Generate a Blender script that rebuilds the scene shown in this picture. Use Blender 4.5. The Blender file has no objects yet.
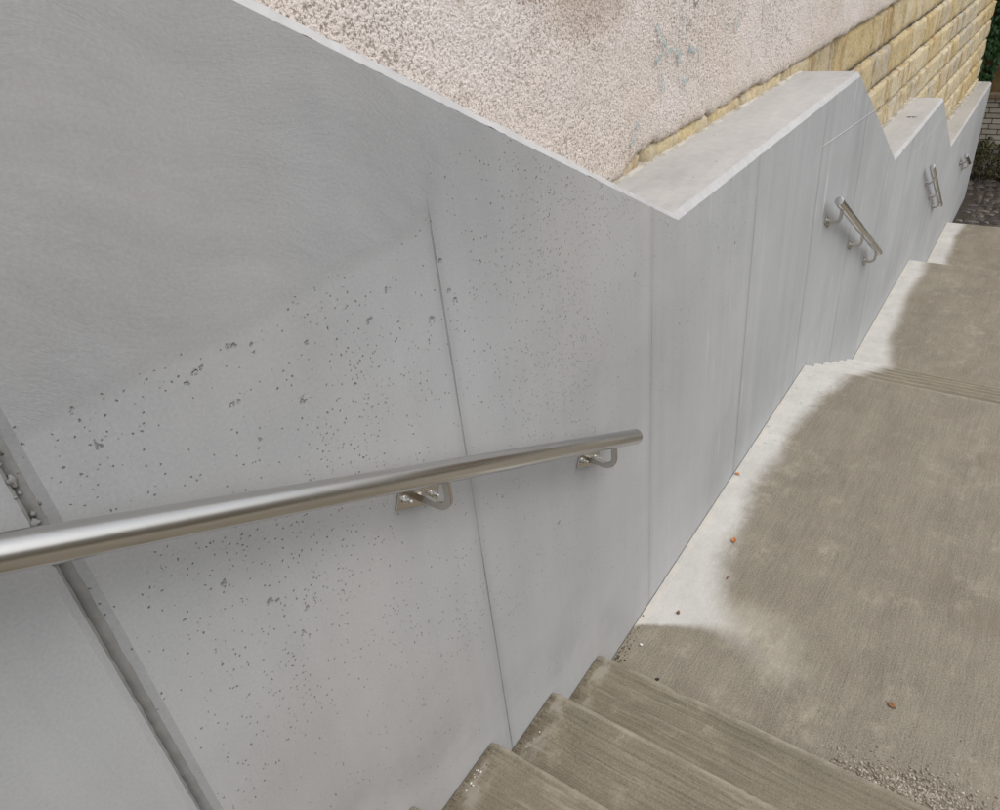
import bpy, bmesh, math, random
import numpy as np
from mathutils import Vector, Matrix, noise
random.seed(7)
rng = np.random.default_rng(7)
SC = bpy.context.scene
COL = SC.collection
R = math.radians

# ------------------------------------------------------------------ helpers
def link(name, me, mats=None, parent=None):
    o = bpy.data.objects.new(name, me)
    COL.objects.link(o)
    if mats is not None:
        for m in (mats if isinstance(mats, (list, tuple)) else [mats]):
            me.materials.append(m)
    if parent is not None:
        o.parent = parent
        o.matrix_parent_inverse = Matrix.Translation(-parent.location)
    return o

def mesh(name, verts, faces, mats=None, parent=None, smooth=False, mi=None, attr=None):
    me = bpy.data.meshes.new(name)
    me.from_pydata([tuple(v) for v in verts], [], [tuple(f) for f in faces])
    me.update()
    if mi is not None:
        me.polygons.foreach_set('material_index', mi)
    if smooth:
        me.polygons.foreach_set('use_smooth', [True]*len(me.polygons))
    if attr is not None:                      # one value per vertex (a random tint for each block or leaf)
        a = me.attributes.new('tint', 'FLOAT', 'POINT')
        a.data.foreach_set('value', list(attr))
    return link(name, me, mats, parent)

def thing(name, loc, label, cat, group=None):
    o = bpy.data.objects.new(name, None)
    o.empty_display_size = .1
    COL.objects.link(o)
    o.location = loc
    tag(o, label, cat, group)
    return o

def tag(o, label, cat, group=None):
    o['label'] = label; o['category'] = cat
    if group: o['group'] = group

def fbm(x, y=0., z=0., o=4):
    return noise.fractal(Vector((x, y, z)), 1.0, 2.0, o)

class MB:
    def __init__(s): s.v = []; s.f = []; s.t = []
    def add(s, verts, faces, t=0.):
        n = len(s.v)
        s.v += [tuple(v) for v in verts]; s.f += [tuple(i+n for i in f) for f in faces]
        s.t += [t]*len(verts)
    def tube(s, pts, rad, seg=16, caps=True, t=0.):
        pts = [Vector(p) for p in pts]
        vs, fs = [], []
        up = None
        for i, p in enumerate(pts):
            d = (pts[min(i+1, len(pts)-1)] - pts[max(i-1, 0)]).normalized()
            if up is None: up = d.orthogonal().normalized()
            up = (up - d*up.dot(d)).normalized()
            w = d.cross(up)
            r = rad[i] if isinstance(rad, (list, tuple)) else rad
            for k in range(seg):
                a = 2*math.pi*k/seg
                vs.append(p + (up*math.cos(a) + w*math.sin(a))*r)
        for i in range(len(pts)-1):
            for k in range(seg):
                k2 = (k+1) % seg
                fs.append((i*seg+k, i*seg+k2, (i+1)*seg+k2, (i+1)*seg+k))
        if caps:
            fs.append(tuple(reversed(range(seg))))
            fs.append(tuple(range((len(pts)-1)*seg, len(pts)*seg)))
        s.add(vs, fs, t)
    def box(s, c, ax, ay, az, t=0.):
        c = Vector(c); vs = []
        for i in (-1, 1):
            for j in (-1, 1):
                for k in (-1, 1):
                    vs.append(c + ax*i + ay*j + az*k)
        s.add(vs, [(0,1,3,2),(4,6,7,5),(0,4,5,1),(2,3,7,6),(0,2,6,4),(1,5,7,3)], t)
    def build(s, name, mats, parent=None, smooth=False):
        return mesh(name, s.v, s.f, mats, parent, smooth, attr=s.t)

def smooth_by_angle(o, deg=35):
    me = o.data
    bm = bmesh.new(); bm.from_mesh(me)
    for f in bm.faces: f.smooth = True
    for e in bm.edges:
        if len(e.link_faces) == 2 and e.calc_face_angle(0) > R(deg): e.smooth = False
    bm.to_mesh(me); bm.free()

def bevel(o, w, seg=2):
    m = o.modifiers.new('bevel', 'BEVEL'); m.width = w; m.segments = seg; m.limit_method = 'ANGLE'; m.angle_limit = R(40)

# ------------------------------------------------------------------ node helpers
class NT:
    def __init__(s, name):
        s.m = bpy.data.materials.new(name); s.m.use_nodes = True
        s.t = s.m.node_tree; s.n = s.t.nodes
        s.b = s.n['Principled BSDF']
        g = s.n.new('ShaderNodeNewGeometry'); s.pos = g.outputs['Position']; s.geo = g
        s.xyz = s.n.new('ShaderNodeSeparateXYZ'); s.l(s.pos, s.xyz.inputs[0])
        s.x, s.y, s.z = s.xyz.outputs
    def l(s, a, b): s.t.links.new(a, b)
    def put(s, sock, v):
        if hasattr(v, 'links'): s.l(v, sock)
        else: sock.default_value = v
    def mth(s, op, a, b=0., c=0., clamp=False):
        n = s.n.new('ShaderNodeMath'); n.operation = op; n.use_clamp = clamp
        s.put(n.inputs[0], a); s.put(n.inputs[1], b)
        if op in ('MULTIPLY_ADD', 'SMOOTH_MIN', 'SMOOTH_MAX', 'COMPARE'): s.put(n.inputs[2], c)
        return n.outputs[0]
    def ramp(s, v, a, b, lo=0., hi=1., smooth=True):
        n = s.n.new('ShaderNodeMapRange'); n.interpolation_type = 'SMOOTHSTEP' if smooth else 'LINEAR'; n.clamp = True
        s.put(n.inputs[0], v)
        for i, q in enumerate((a, b, lo, hi)): s.put(n.inputs[i+1], q)
        return n.outputs[0]
    def vec(s, x, y, z):
        n = s.n.new('ShaderNodeCombineXYZ')
        s.put(n.inputs[0], x); s.put(n.inputs[1], y); s.put(n.inputs[2], z)
        return n.outputs[0]
    def scl(s, sx, sy, sz, base=None):
        n = s.n.new('ShaderNodeVectorMath'); n.operation = 'MULTIPLY'
        s.l(base or s.pos, n.inputs[0]); n.inputs[1].default_value = (sx, sy, sz)
        return n.outputs[0]
    def noise(s, vec, scale=1., detail=4., rough=.55, dist=0., color=False):
        n = s.n.new('ShaderNodeTexNoise'); s.l(vec, n.inputs['Vector'])
        n.inputs['Scale'].default_value = scale; n.inputs['Detail'].default_value = detail
        n.inputs['Roughness'].default_value = rough; n.inputs['Distortion'].default_value = dist
        return n.outputs['Color' if color else 'Fac']
    def vor(s, vec, scale=1., feat='F1', rnd=1.):
        n = s.n.new('ShaderNodeTexVoronoi'); n.feature = feat; s.l(vec, n.inputs['Vector'])
        n.inputs['Scale'].default_value = scale; n.inputs['Randomness'].default_value = rnd
        return n.outputs['Distance'], n.outputs.get('Color')
    def mix(s, f, a, b, mode='MIX'):
        n = s.n.new('ShaderNodeMix'); n.data_type = 'RGBA'; n.blend_type = mode
        s.put(n.inputs[0], f)
        for i, q in ((6, a), (7, b)):
            if isinstance(q, tuple): n.inputs[i].default_value = (*q, 1) if len(q) == 3 else q
            else: s.l(q, n.inputs[i])
        return n.outputs[2]
    def bump(s, h, dist, strength=1., nrm=None):
        n = s.n.new('ShaderNodeBump'); n.inputs['Strength'].default_value = strength
        n.inputs['Distance'].default_value = dist
        s.l(h, n.inputs['Height'])
        if nrm is not None: s.l(nrm, n.inputs['Normal'])
        return n.outputs[0]
    def attr(s, name):
        n = s.n.new('ShaderNodeAttribute'); n.attribute_name = name; return n.outputs['Fac']
    def done(s, col=None, rough=None, nrm=None, metal=None):
        if col is not None: s.put(s.b.inputs['Base Color'], (*col, 1) if isinstance(col, tuple) else col)
        if rough is not None: s.put(s.b.inputs['Roughness'], rough)
        if nrm is not None: s.l(nrm, s.b.inputs['Normal'])
        if metal is not None: s.b.inputs['Metallic'].default_value = metal
        return s.m

# ------------------------------------------------------------------ concrete materials
# broken out blow holes of the near panel: x, z, radius in metres
CHIPS = [(0.335, -0.546, 0.0064), (0.332, -0.54, 0.0038), (0.506, -0.517, 0.007), (0.518, -0.514, 0.0042), (0.488, -0.525, 0.0056), (0.583, -0.506, 0.0058), (0.572, -0.504, 0.0043), (0.547, -0.6, 0.0059), (0.561, -0.6, 0.0045), (1.051, -0.677, 0.0136), (1.135, -0.666, 0.012), (1.12, -0.635, 0.0079), (0.486, -1.008, 0.0102), (0.502, -1.018, 0.0052), (0.554, -1.088, 0.0054), (0.617, -0.519, 0.0045), (0.614, -0.534, 0.003), (0.723, -0.568, 0.0048), (0.574, -0.688, 0.0047), (1.105, -0.562, 0.0077), (1.635, -0.555, 0.007), (1.239, -0.614, 0.0062), (0.806, -0.702, 0.0053)]
def mat_wall():
    t = NT('cast_concrete'); x, y, z = t.x, t.y, t.z
    # soft cloudiness and runs down the face
    big = t.noise(t.scl(.9, .9, 1.1), 1., 5., .5)
    mid = t.noise(t.scl(4., 4., 4.), 1., 5., .6)
    run = t.noise(t.scl(9., 1., .35), 1., 4., .6)
    run2 = t.noise(t.scl(30., 1., .5), 1., 3., .6)
    fine = t.noise(t.scl(160., 160., 160.), 1., 3., .6)
    v = t.mth('MULTIPLY_ADD', t.mth('SUBTRACT', big, .5), .20, t.ramp(x, -.2, 2.2, .355, .385))
    v = t.mth('MULTIPLY_ADD', t.mth('SUBTRACT', mid, .5), .06, v)
    farx = t.ramp(x, 1.8, 3.6)
    v = t.mth('MULTIPLY_ADD', t.mth('MULTIPLY', t.mth('SUBTRACT', run, .5), t.ramp(x, 1.4, 3.5, .05, .115)), 1., v)
    v = t.mth('MULTIPLY_ADD', t.mth('MULTIPLY', t.mth('SUBTRACT', run2, .5), t.ramp(x, 1.4, 3.5, .02, .05)), 1., v)
    v = t.mth('MULTIPLY_ADD', t.mth('SUBTRACT', fine, .5), .10, v)
    # trowelled skim coat: upper part of the near panel
    wob = t.mth('MULTIPLY', t.mth('SUBTRACT', t.noise(t.scl(5., 1., 5.), 1., 4., .6), .5), .06)
    # line z = -.49 for x < 1.09, then rising to the coping edge at x = 1.75
    line = t.ramp(x, 1.05, 1.75, -.49, -.40, smooth=False)
    line = t.mth('MAXIMUM', line, t.mth('MULTIPLY_ADD', t.mth('SUBTRACT', x, 1.05), .55, -.55))
    line = t.mth('ADD', line, wob)
    sk = t.mth('SUBTRACT', z, line)
    skim = t.ramp(sk, t.ramp(x, 1.0, 1.25, -.008, -.06), t.ramp(x, 1.0, 1.25, .035, .22))
    skim = t.mth('MULTIPLY', skim, t.ramp(x, 1.55, 2.0, 1., 0.))
    leftp = t.ramp(x, .21, .22, 1., 0.)
    smooth_area = t.mth('MAXIMUM', skim, leftp)
    # brush arcs in the skim
    warp = t.noise(t.scl(1.3, 1., 1.3), 1., 2., .5, color=True)
    wv = t.n.new('ShaderNodeVectorMath'); wv.operation = 'MULTIPLY_ADD'
    t.l(warp, wv.inputs[0]); wv.inputs[1].default_value = (.42, .0, .42); t.l(t.pos, wv.inputs[2])
    rot = t.n.new('ShaderNodeVectorRotate'); rot.rotation_type = 'Y_AXIS'; rot.inputs['Angle'].default_value = R(-28)
    t.l(wv.outputs[0], rot.inputs['Vector'])
    brush = t.noise(t.scl(55., 1., 210., rot.outputs[0]), 1., 4., .7)
    brush2 = t.noise(t.scl(4., 1., 26., rot.outputs[0]), 1., 5., .6)
    # formwork sheet joints
    xm = t.mth('MODULO', t.mth('ADD', t.mth('SUBTRACT', x, 1.093), 10*1.062), 1.062)
    xm = t.mth('ABSOLUTE', t.mth('SUBTRACT', t.mth('MODULO', t.mth('ADD', xm, .531), 1.062), .531))
    wig = t.mth('MULTIPLY', t.mth('SUBTRACT', t.noise(t.scl(0., 0., 6.), 1., 3., .5), .5), .004)
    xs = t.mth('ADD', xm, wig)
    jn = t.mth('MULTIPLY', t.ramp(xs, .0008, .0036, 1., 0.), t.mth('SUBTRACT', 1., skim))
    topcut = t.ramp(t.mth('ADD', t.mth('MULTIPLY', t.mth('SUBTRACT', x, 2.3), .0), z), -1.10, -1.13)
    jn = t.mth('MULTIPLY', jn, t.mth('MAXIMUM', topcut, t.ramp(x, 1.6, 1.7, 1., .55)))
    jn = t.mth('MULTIPLY', jn, t.ramp(x, .5, .6))
    jn = t.mth('MULTIPLY', jn, t.mth('MAXIMUM', t.ramp(x, 1.6, 1.65, 1., .45), t.ramp(x, 2.6, 2.7)))
    jn = t.mth('MULTIPLY', jn, t.ramp(t.noise(t.scl(3., 1., 2.), 1., 3.), .36, .55, .35, 1.))
    halo = t.mth('MULTIPLY', t.ramp(xs, .0, .035, 1., 0.), t.mth('MULTIPLY', t.mth('SUBTRACT', 1., skim), t.ramp(x, .5, .6)))
    # sloping pour lines beneath the raised copings
    def pour(x0, z0, slope, xa, xb):
        d = t.mth('SUBTRACT', z, t.mth('MULTIPLY_ADD', t.mth('SUBTRACT', x, x0), slope, z0))
        r = t.ramp(t.mth('ABSOLUTE', d), .002, .008, 1., 0.)
        return t.mth('MULTIPLY', r, t.mth('MULTIPLY', t.ramp(x, xa, xa+.08), t.ramp(x, xb, xb+.1, 1., 0.)))
    pl = t.mth('MAXIMUM', pour(4.27, -1.115, -.065, 4.25, 5.6), pour(8.0, -2.04, -.02, 7.6, 9.3))
    # bug holes: three sizes, more of them in the near field
    p2 = t.vec(x, 0., z)
    dens = t.ramp(t.noise(t.scl(2.2, 0., 2.2), 1., 4., .65), .38, .66, .12, 1.)
    dens = t.mth('MULTIPLY', dens, t.ramp(x, 2.2, 4.5, 1., .45))
    dens = t.mth('MULTIPLY', dens, t.ramp(z, -1.9, -.9, .25, 1.))
    dens = t.mth('MULTIPLY', dens, t.mth('SUBTRACT', 1., smooth_area))
    wp = t.n.new('ShaderNodeVectorMath'); wp.operation = 'MULTIPLY_ADD'
    t.l(t.noise(p2, 130., 3., .7, color=True), wp.inputs[0]); wp.inputs[1].default_value = (.010, 0, .010); t.l(p2, wp.inputs[2])
    holes = None
    for sc_, frac, r0, r1, up in ((140., .95, .10, .27, 0.), (62., .36, .035, .11, 0.), (21., .10, .025, .05, .0)):
        d, c = t.vor(wp.outputs[0], sc_)
        sp = t.n.new('ShaderNodeSeparateColor'); t.l(c, sp.inputs[0])
        thr = t.mth('MULTIPLY', dens, frac)
        d = t.mth('ADD', d, 0.)
        on = t.mth('LESS_THAN', sp.outputs[0], thr)
        rad = t.ramp(sp.outputs[1], 0., 1., r0, r1, smooth=False)
        h = t.mth('MULTIPLY', on, t.ramp(t.mth('DIVIDE', d, rad), .55, 1., 1., 0.))
        holes = h if holes is None else t.mth('MAXIMUM', holes, h)
    # shallow chips with pale floors
    wc_ = t.n.new('ShaderNodeVectorMath'); wc_.operation = 'MULTIPLY_ADD'
    t.l(t.noise(p2, 45., 4., .75, color=True), wc_.inputs[0]); wc_.inputs[1].default_value = (.055, 0, .055); t.l(p2, wc_.inputs[2])
    d, c = t.vor(wc_.outputs[0], 20.)
    sp = t.n.new('ShaderNodeSeparateColor'); t.l(c, sp.inputs[0])
    chip = t.mth('MULTIPLY', t.mth('LESS_THAN', sp.outputs[0], t.mth('ADD', t.mth('MULTIPLY', dens, .24), t.mth('MULTIPLY', t.mth('MULTIPLY', t.ramp(t.mth('ABSOLUTE', t.mth('ADD', z, .60)), .02, .12, .45, 0.), t.mth('SUBTRACT', 1., smooth_area)), t.ramp(x, 1.3, 1.5, 1., 0.)))), t.ramp(t.mth('DIVIDE', d, t.ramp(sp.outputs[1], 0., 1., .05, .15, smooth=False)), .2, 1., .9, 0.))
    wd = t.n.new('ShaderNodeVectorMath'); wd.operation = 'MULTIPLY_ADD'
    t.l(t.noise(p2, 85., 4., .7, color=True), wd.inputs[0]); wd.inputs[1].default_value = (.022, 0, .022)
    wd0 = t.n.new('ShaderNodeVectorMath'); wd0.operation = 'SUBTRACT'; t.l(p2, wd0.inputs[0]); wd0.inputs[1].default_value = (.011, 0, .011)
    t.l(wd0.outputs[0], wd.inputs[2])
    for cx, cz, cr in CHIPS:
        vd = t.n.new('ShaderNodeVectorMath'); vd.operation = 'DISTANCE'
        t.l(wd.outputs[0], vd.inputs[0]); vd.inputs[1].default_value = (cx, 0., cz)
        chip = t.mth('MAXIMUM', chip, t.ramp(vd.outputs['Value'], cr*.15, cr*.95, .9, 0.))
    # grey splash stains a hand above the treads
    sl = t.mth('ADD', z, t.mth('MULTIPLY_ADD', x, .48, 1.643))
    spl = t.mth('MULTIPLY', t.mth('MULTIPLY', t.ramp(sl, .0, .10), t.ramp(sl, .16, .34, 1., 0.)), t.ramp(t.noise(t.scl(4., 1., 4.), 1., 4., .6), .38, .62))
    spl = t.mth('MULTIPLY', spl, t.ramp(x, 1.75, 2.0, 1., 0.))
    # pale lime runs
    lime = t.ramp(t.noise(t.scl(26., 1., .9), 1., 3., .55), .61, .655)
    lime = t.mth('MULTIPLY', lime, t.mth('MULTIPLY', t.ramp(x, 2.0, 3.4), t.ramp(t.noise(t.scl(3., 1., 3.), 1., 2.), .45, .62)))
    v = t.mth('MULTIPLY_ADD', t.mth('MULTIPLY', skim, t.mth('SUBTRACT', brush2, .62)), .075, v)
    v = t.mth('MULTIPLY_ADD', skim, -.015, v)
    v = t.mth('MULTIPLY', v, t.mth('MULTIPLY_ADD', spl, -.10, 1.))
    v = t.mth('MULTIPLY', v, t.mth('MULTIPLY_ADD', halo, -.09, 1.))
    v = t.mth('MULTIPLY', v, t.mth('MULTIPLY_ADD', jn, -.30, 1.))
    v = t.mth('MULTIPLY', v, t.mth('MULTIPLY_ADD', holes, -.45, 1.))
    v = t.mth('MULTIPLY_ADD', lime, .15, v)
    v = t.mth('MULTIPLY_ADD', chip, .03, v)
    v = t.mth('MULTIPLY_ADD', pl, .08, v)
    warm = t.ramp(t.noise(t.scl(1.1, 1., .8), 1., 3., .5), .35, .65)
    ca = t.mix(warm, (.985, 1., 1.02), (1.015, 1., .985))
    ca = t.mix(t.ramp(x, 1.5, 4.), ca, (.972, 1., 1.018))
    col = t.mix(1., ca, t.vec(v, v, v), 'MULTIPLY')
    h = t.mth('MULTIPLY_ADD', chip, -.85, t.mth('MULTIPLY', holes, -1.))
    nb = t.bump(h, .006, 1.)
    
    h2 = t.mth('MULTIPLY_ADD', skim, .35, t.mth('MULTIPLY', jn, -.8))
    h2 = t.mth('MULTIPLY_ADD', pl, .6, h2)
    nb = t.bump(h2, .004, .8, nb)
    hb = t.mth('MULTIPLY', t.mth('MAXIMUM', skim, t.mth('MULTIPLY', leftp, .35)), brush)
    hb = t.mth('MULTIPLY', hb, t.ramp(t.noise(t.scl(2.3, 1., 2.3), 1., 3.), .35, .7, .25, 1.))
    nb = t.bump(hb, .0019, .55, nb)
    nb = t.bump(t.mth('MULTIPLY_ADD', fine, .3, mid), .002, .35, nb)
    return t.done(col, .82, nb)

def mat_coping():
    t = NT('trowelled_concrete'); 
    a = t.noise(t.scl(1.7, 3., 1.7), 1., 6., .6); b = t.noise(t.scl(26., 26., 26.), 1., 4., .6)
    ring = t.noise(t.scl(1.2, 9., 1.2), 1., 5., .6, 1.2)
    v = t.mth('MULTIPLY_ADD', t.mth('SUBTRACT', a, .5), .24, .42)
    v = t.mth('MULTIPLY_ADD', t.mth('SUBTRACT', b, .5), .13, v)
    v = t.mth('MULTIPLY_ADD', t.mth('SUBTRACT', ring, .5), .08, v)
    d, c = t.vor(t.scl(1., 1., 1.), 17.)
    sp = t.n.new('ShaderNodeSeparateColor'); t.l(c, sp.inputs[0])
    spot = t.mth('MULTIPLY', t.mth('LESS_THAN', sp.outputs[0], .22), t.ramp(d, t.ramp(sp.outputs[1], 0., 1., .01, .07), t.ramp(sp.outputs[1], 0., 1., .05, .13), 1., 0.))
    v = t.mth('MULTIPLY', v, t.mth('MULTIPLY_ADD', spot, -.4, 1.))
    front = t.ramp(t.y, 1.019, 1.027, 1., 0.)
    v = t.mth('MULTIPLY_ADD', front, .03, v)
    far = t.ramp(t.x, 9., 11.5)
    tint = t.mix(t.mth('MULTIPLY', t.mth('SUBTRACT', 1., front), .9), (1., 1., 1.), (1.03, 1., .955))
    tint = t.mix(t.mth('MULTIPLY', far, .6), tint, (.92, .87, .80))
    col = t.mix(1., tint, t.vec(v, v, v), 'MULTIPLY')
    return t.done(col, .85, t.bump(t.mth('MULTIPLY_ADD', b, .4, t.mth('SUBTRACT', ring, spot)), .003, .5))

WETS = {'x': ((.092, .077, .053), (.395, .350, .272)), 'y': ((.055, .045, .027), (.36, .312, .226))}
def mat_floor(name, along, dry_nodes=None):
    """wet brushed concrete; broom lines run along x (landings) or y (treads)"""
    t = NT(name); x, y, z = t.x, t.y, t.z
    sx, sy = (1.6, 130.) if along == 'x' else (130., 1.6)
    wob = t.mth('MULTIPLY', t.mth('SUBTRACT', t.noise(t.scl(2., 2., 2.), 1., 2.), .5), .05)
    base = t.vec(t.mth('ADD', x, wob), t.mth('ADD', y, wob), z)
    broom = t.noise(t.scl(sx*3.2 if along == 'y' else sx*5., sy*(3.2 if along == 'y' else 1.9) if along == 'x' else sy*3.2, 1., base), 1., 4., .75) if along == 'x' else t.noise(t.scl(sx*1.7, sy*1.5, 1., base), 1., 4., .72)
    broad = t.noise(t.scl(sx*.8, sy*.16, 1., base), 1., 4., .6)
    grain = t.noise(t.scl(150., 150., 150.), 1., 3., .85)
    cloud = t.noise(t.scl(2.3, 2.3, 2.3), 1., 5., .66)
    patch = t.noise(t.scl(7.5, 7.5, 7.5), 1., 6., .74, .15)
    f = t.mth('MULTIPLY_ADD', t.mth('SUBTRACT', cloud, .5), .72, .42)
    f = t.mth('MULTIPLY_ADD', t.mth('SUBTRACT', broad, .5), .62 if along == 'y' else .22, f)
    f = t.mth('MULTIPLY_ADD', t.mth('SUBTRACT', broom, .5), 1.0 if along == 'y' else .95, f)
    f = t.mth('MULTIPLY_ADD', t.mth('SUBTRACT', grain, .5), 1.25 if along == 'y' else 2.1, f)
    f = t.mth('MULTIPLY_ADD', t.ramp(patch, .50, .75), .42, f)
    wet = t.mix(t.ramp(f, -.1, 1.1, smooth=False), *WETS[along])
    # brown silt lying along the wall; tread backs below mix silt with painted shade
    silt = t.mth('MULTIPLY', t.ramp(y, .93, .985), t.ramp(t.noise(t.scl(14., 14., 14.), 1., 5., .7), .40, .60))
    stain = t.ramp(t.noise(t.scl(2.6, 1.8, 2.), 1., 5., .65), .52, .75)
    wet = t.mix(t.mth('MULTIPLY', stain, .38), wet, (.172, .135, .088))
    if along == 'y':
        wet = t.mix(t.mth('MULTIPLY', silt, .75), wet, (.10, .078, .05))
        worn = t.mth('MULTIPLY', t.ramp(t.noise(t.scl(40., 3., 9.), 1., 4., .7), .50, .72), t.ramp(t.noise(t.scl(5., 3.5, 5.), 1., 3.), .44, .66))
        wet = t.mix(t.mth('MULTIPLY', worn, .75), wet, (.37, .335, .27))
        rim = t.mth('MULTIPLY', t.ramp(y, .90, .94), t.mth('MULTIPLY', t.ramp(y, .965, .985, 1., 0.), t.ramp(t.noise(t.scl(9., 16., 9.), 1., 4., .6), .46, .6)))
        wet = t.mix(t.mth('MULTIPLY', rim, .6), wet, (.34, .31, .255))
    # small dark and pale grains
    d, c = t.vor(t.scl(1., 1., 1.), 46.)
    sp = t.n.new('ShaderNodeSeparateColor'); t.l(c, sp.inputs[0])
    speck = t.mth('MULTIPLY', t.mth('LESS_THAN', sp.outputs[0], .42), t.ramp(d, .05, .09, 1., 0.))
    wet = t.mix(t.mth('MULTIPLY', speck, .7), wet, (.06, .05, .04))
    speck2 = t.mth('MULTIPLY', t.mth('GREATER_THAN', sp.outputs[0], .965), t.ramp(d, .04, .08, 1., 0.))
    wet = t.mix(speck2, wet, (.55, .52, .46))
    w_ = t.attr('tint')
    nose = t.mth('MULTIPLY', t.ramp(w_, .55, .95), t.ramp(t.noise(t.scl(11., 11., 11.), 1., 5., .7),   .36, .62, .12, .55))
    wet = t.mix(nose, wet, (.36, .325, .26))
    back = t.mth('MULTIPLY', t.ramp(w_, -.02, -.9), t.ramp(t.noise(t.scl(12., 12., 12.), 1., 5., .7), .3, .62, .30, .90))  # brown silt with corner shade painted in behind each tread and landing
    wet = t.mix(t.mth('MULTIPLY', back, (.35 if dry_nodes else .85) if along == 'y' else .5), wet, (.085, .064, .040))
    col, rough = wet, t.ramp(f, 0., 1., .50, .78)
    if dry_nodes:
        t.half = None; m = dry_nodes(t)
        if t.half is not None: wet = t.mix(t.half, wet, t.mix(t.ramp(f, 0., 1., smooth=False), (.27, .24, .185), (.47, .43, .35)))
        dv = t.mth('MULTIPLY_ADD', t.mth('SUBTRACT', cloud, .5), .26, .54)
        dv = t.mth('MULTIPLY_ADD', t.mth('SUBTRACT', broom, .5), .13, dv)
        dv = t.mth('MULTIPLY_ADD', t.mth('SUBTRACT', grain, .5), .34, dv)
        dv = t.mth('MULTIPLY_ADD', t.mth('SUBTRACT', patch, .5), .26, dv)
        dry = t.mix(1., (1.0, .97, .905), t.vec(dv, dv, dv), 'MULTIPLY')
        dry = t.mix(t.mth('MULTIPLY', speck, .5), dry, (.2, .16, .12))
        edge = t.mth('MULTIPLY', t.ramp(t.mth('ADD', y, t.mth('MULTIPLY', t.noise(t.scl(7., 7., 7.)), .05)), .975, 1.0), t.ramp(t.noise(t.scl(8., 8., 8.), 1., 5., .7), .42, .6, 0., .6))
        dry = t.mix(edge, dry, (.62, .57, .49))
        col = t.mix(m, wet, dry)
        rough = t.mth('MAXIMUM', rough, t.mth('MULTIPLY', m, .85))
    h = t.mth('MULTIPLY_ADD', grain, .55, broom)
    return t.done(col, rough, t.bump(h, .0014 if along == 'y' else .0022, .6))

def dry_first(t):
    """dry strip along the wall, beginning with a rounded end 2 m down the landing"""
    x, y = t.x, t.y
    n = t.mth('MULTIPLY', t.mth('SUBTRACT', t.noise(t.scl(2.4, 2.4, 2.4), 1., 5., .6), .5), .17)
    n = t.mth('MULTIPLY_ADD', t.mth('SUBTRACT', t.noise(t.scl(22., 22., 22.), 1., 4., .65), .5), .055, n)
    # boundary y_b(x)
    c = t.n.new('ShaderNodeFloatCurve')
    t.l(t.ramp(x, 2.0, 4.6, 0., 1., smooth=False), c.inputs['Value'])
    cv = c.mapping.curves[0]
    pts = [(0., .60), (.06, .68), (.12, .76), (.21, .815), (.30, .825), (.43, .855), (.57, .855), (.72, .83), (.83, .79), (1., .68)]
    cv.points[0].location = pts[0]; cv.points[1].location = pts[-1]
    for p in pts[1:-1]: cv.points.new(*p)
    c.mapping.update()
    s = t.mth('ADD', t.mth('SUBTRACT', y, c.outputs[0]), n)
    wide = t.ramp(x, 2.0, 2.8, -.19, -.06)
    a = t.ramp(s, wide, .065)
    # rounded lower end
    u_ = t.mth('MINIMUM', t.mth('SUBTRACT', .985, y), .55)
    xb = t.mth('MULTIPLY_ADD', u_, t.mth('MULTIPLY_ADD', u_, -1.20, .74), 1.995)
    dd = t.mth('POWER', t.mth('MAXIMUM', t.mth('SUBTRACT', .74, y), 0.), 2.)
    s2 = t.mth('SUBTRACT', t.mth('MULTIPLY_ADD', n, .3, x), xb)
    s2 = t.mth('SUBTRACT', s2, t.mth('MULTIPLY', dd, -1.2))
    b = t.ramp(s2, .0, t.ramp(y, .45, .88, .22, .03))
    m = t.mth('MULTIPLY', a, b)
    e1 = t.mth('POWER', t.mth('DIVIDE', t.mth('SUBTRACT', x, 2.16), .26), 2.); e2 = t.mth('POWER', t.mth('DIVIDE', t.mth('SUBTRACT', y, .56), .36), 2.)
    t.half = t.ramp(t.mth('ADD', t.mth('ADD', e1, e2), t.mth('MULTIPLY', n, 6.)), .0, 1., .95, 0.)
    t.half = t.mth('MULTIPLY', t.mth('MULTIPLY', t.half, b), t.ramp(t.noise(t.scl(9., 9., 9.), 1., 5., .75), .3, .62, .35, 1.))
    # scattered drip spots inside the strip, at its far end
    sp = t.ramp(t.noise(t.scl(30., 30., 1.), 1., 2., .5), .66, .72)
    return t.mth('MULTIPLY', m, t.mth('MULTIPLY_ADD', t.mth('MULTIPLY', sp, t.ramp(x, 3., 3.6)), -.5, 1.))

def dry_far(x0, y0, y1):
    def f(t):
        n = t.mth('MULTIPLY', t.mth('SUBTRACT', t.noise(t.scl(1.6, 3.4, 2.4), 1., 4., .5), .5), .12)
        yb = t.ramp(t.x, x0, x0+.95, y0, y1)
        s = t.mth('ADD', t.mth('SUBTRACT', t.y, yb), n)
        return t.mth('MULTIPLY', t.ramp(s, -.075, .05), .93)
    return f

def dry_steps(t):
    n = t.mth('MULTIPLY', t.mth('SUBTRACT', t.noise(t.scl(3., 3., 3.), 1., 4., .5), .5), .16)
    return t.ramp(t.mth('ADD', t.mth('SUBTRACT', t.y, .70), n), -.10, .05)

M_WALL, M_COP = mat_wall(), mat_coping()
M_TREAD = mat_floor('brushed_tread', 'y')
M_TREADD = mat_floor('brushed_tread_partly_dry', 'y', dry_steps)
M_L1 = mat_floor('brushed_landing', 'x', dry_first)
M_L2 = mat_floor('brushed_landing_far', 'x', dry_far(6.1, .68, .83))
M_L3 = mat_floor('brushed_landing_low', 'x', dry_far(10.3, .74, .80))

def mat_seal():
    t = NT('joint_sealant')
    a = t.noise(t.scl(30., 30., 30.), 1., 4., .6)
    return t.done(t.mix(a, (.15, .15, .145), (.26, .26, .25)), .92, t.bump(a, .004, .6))

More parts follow.
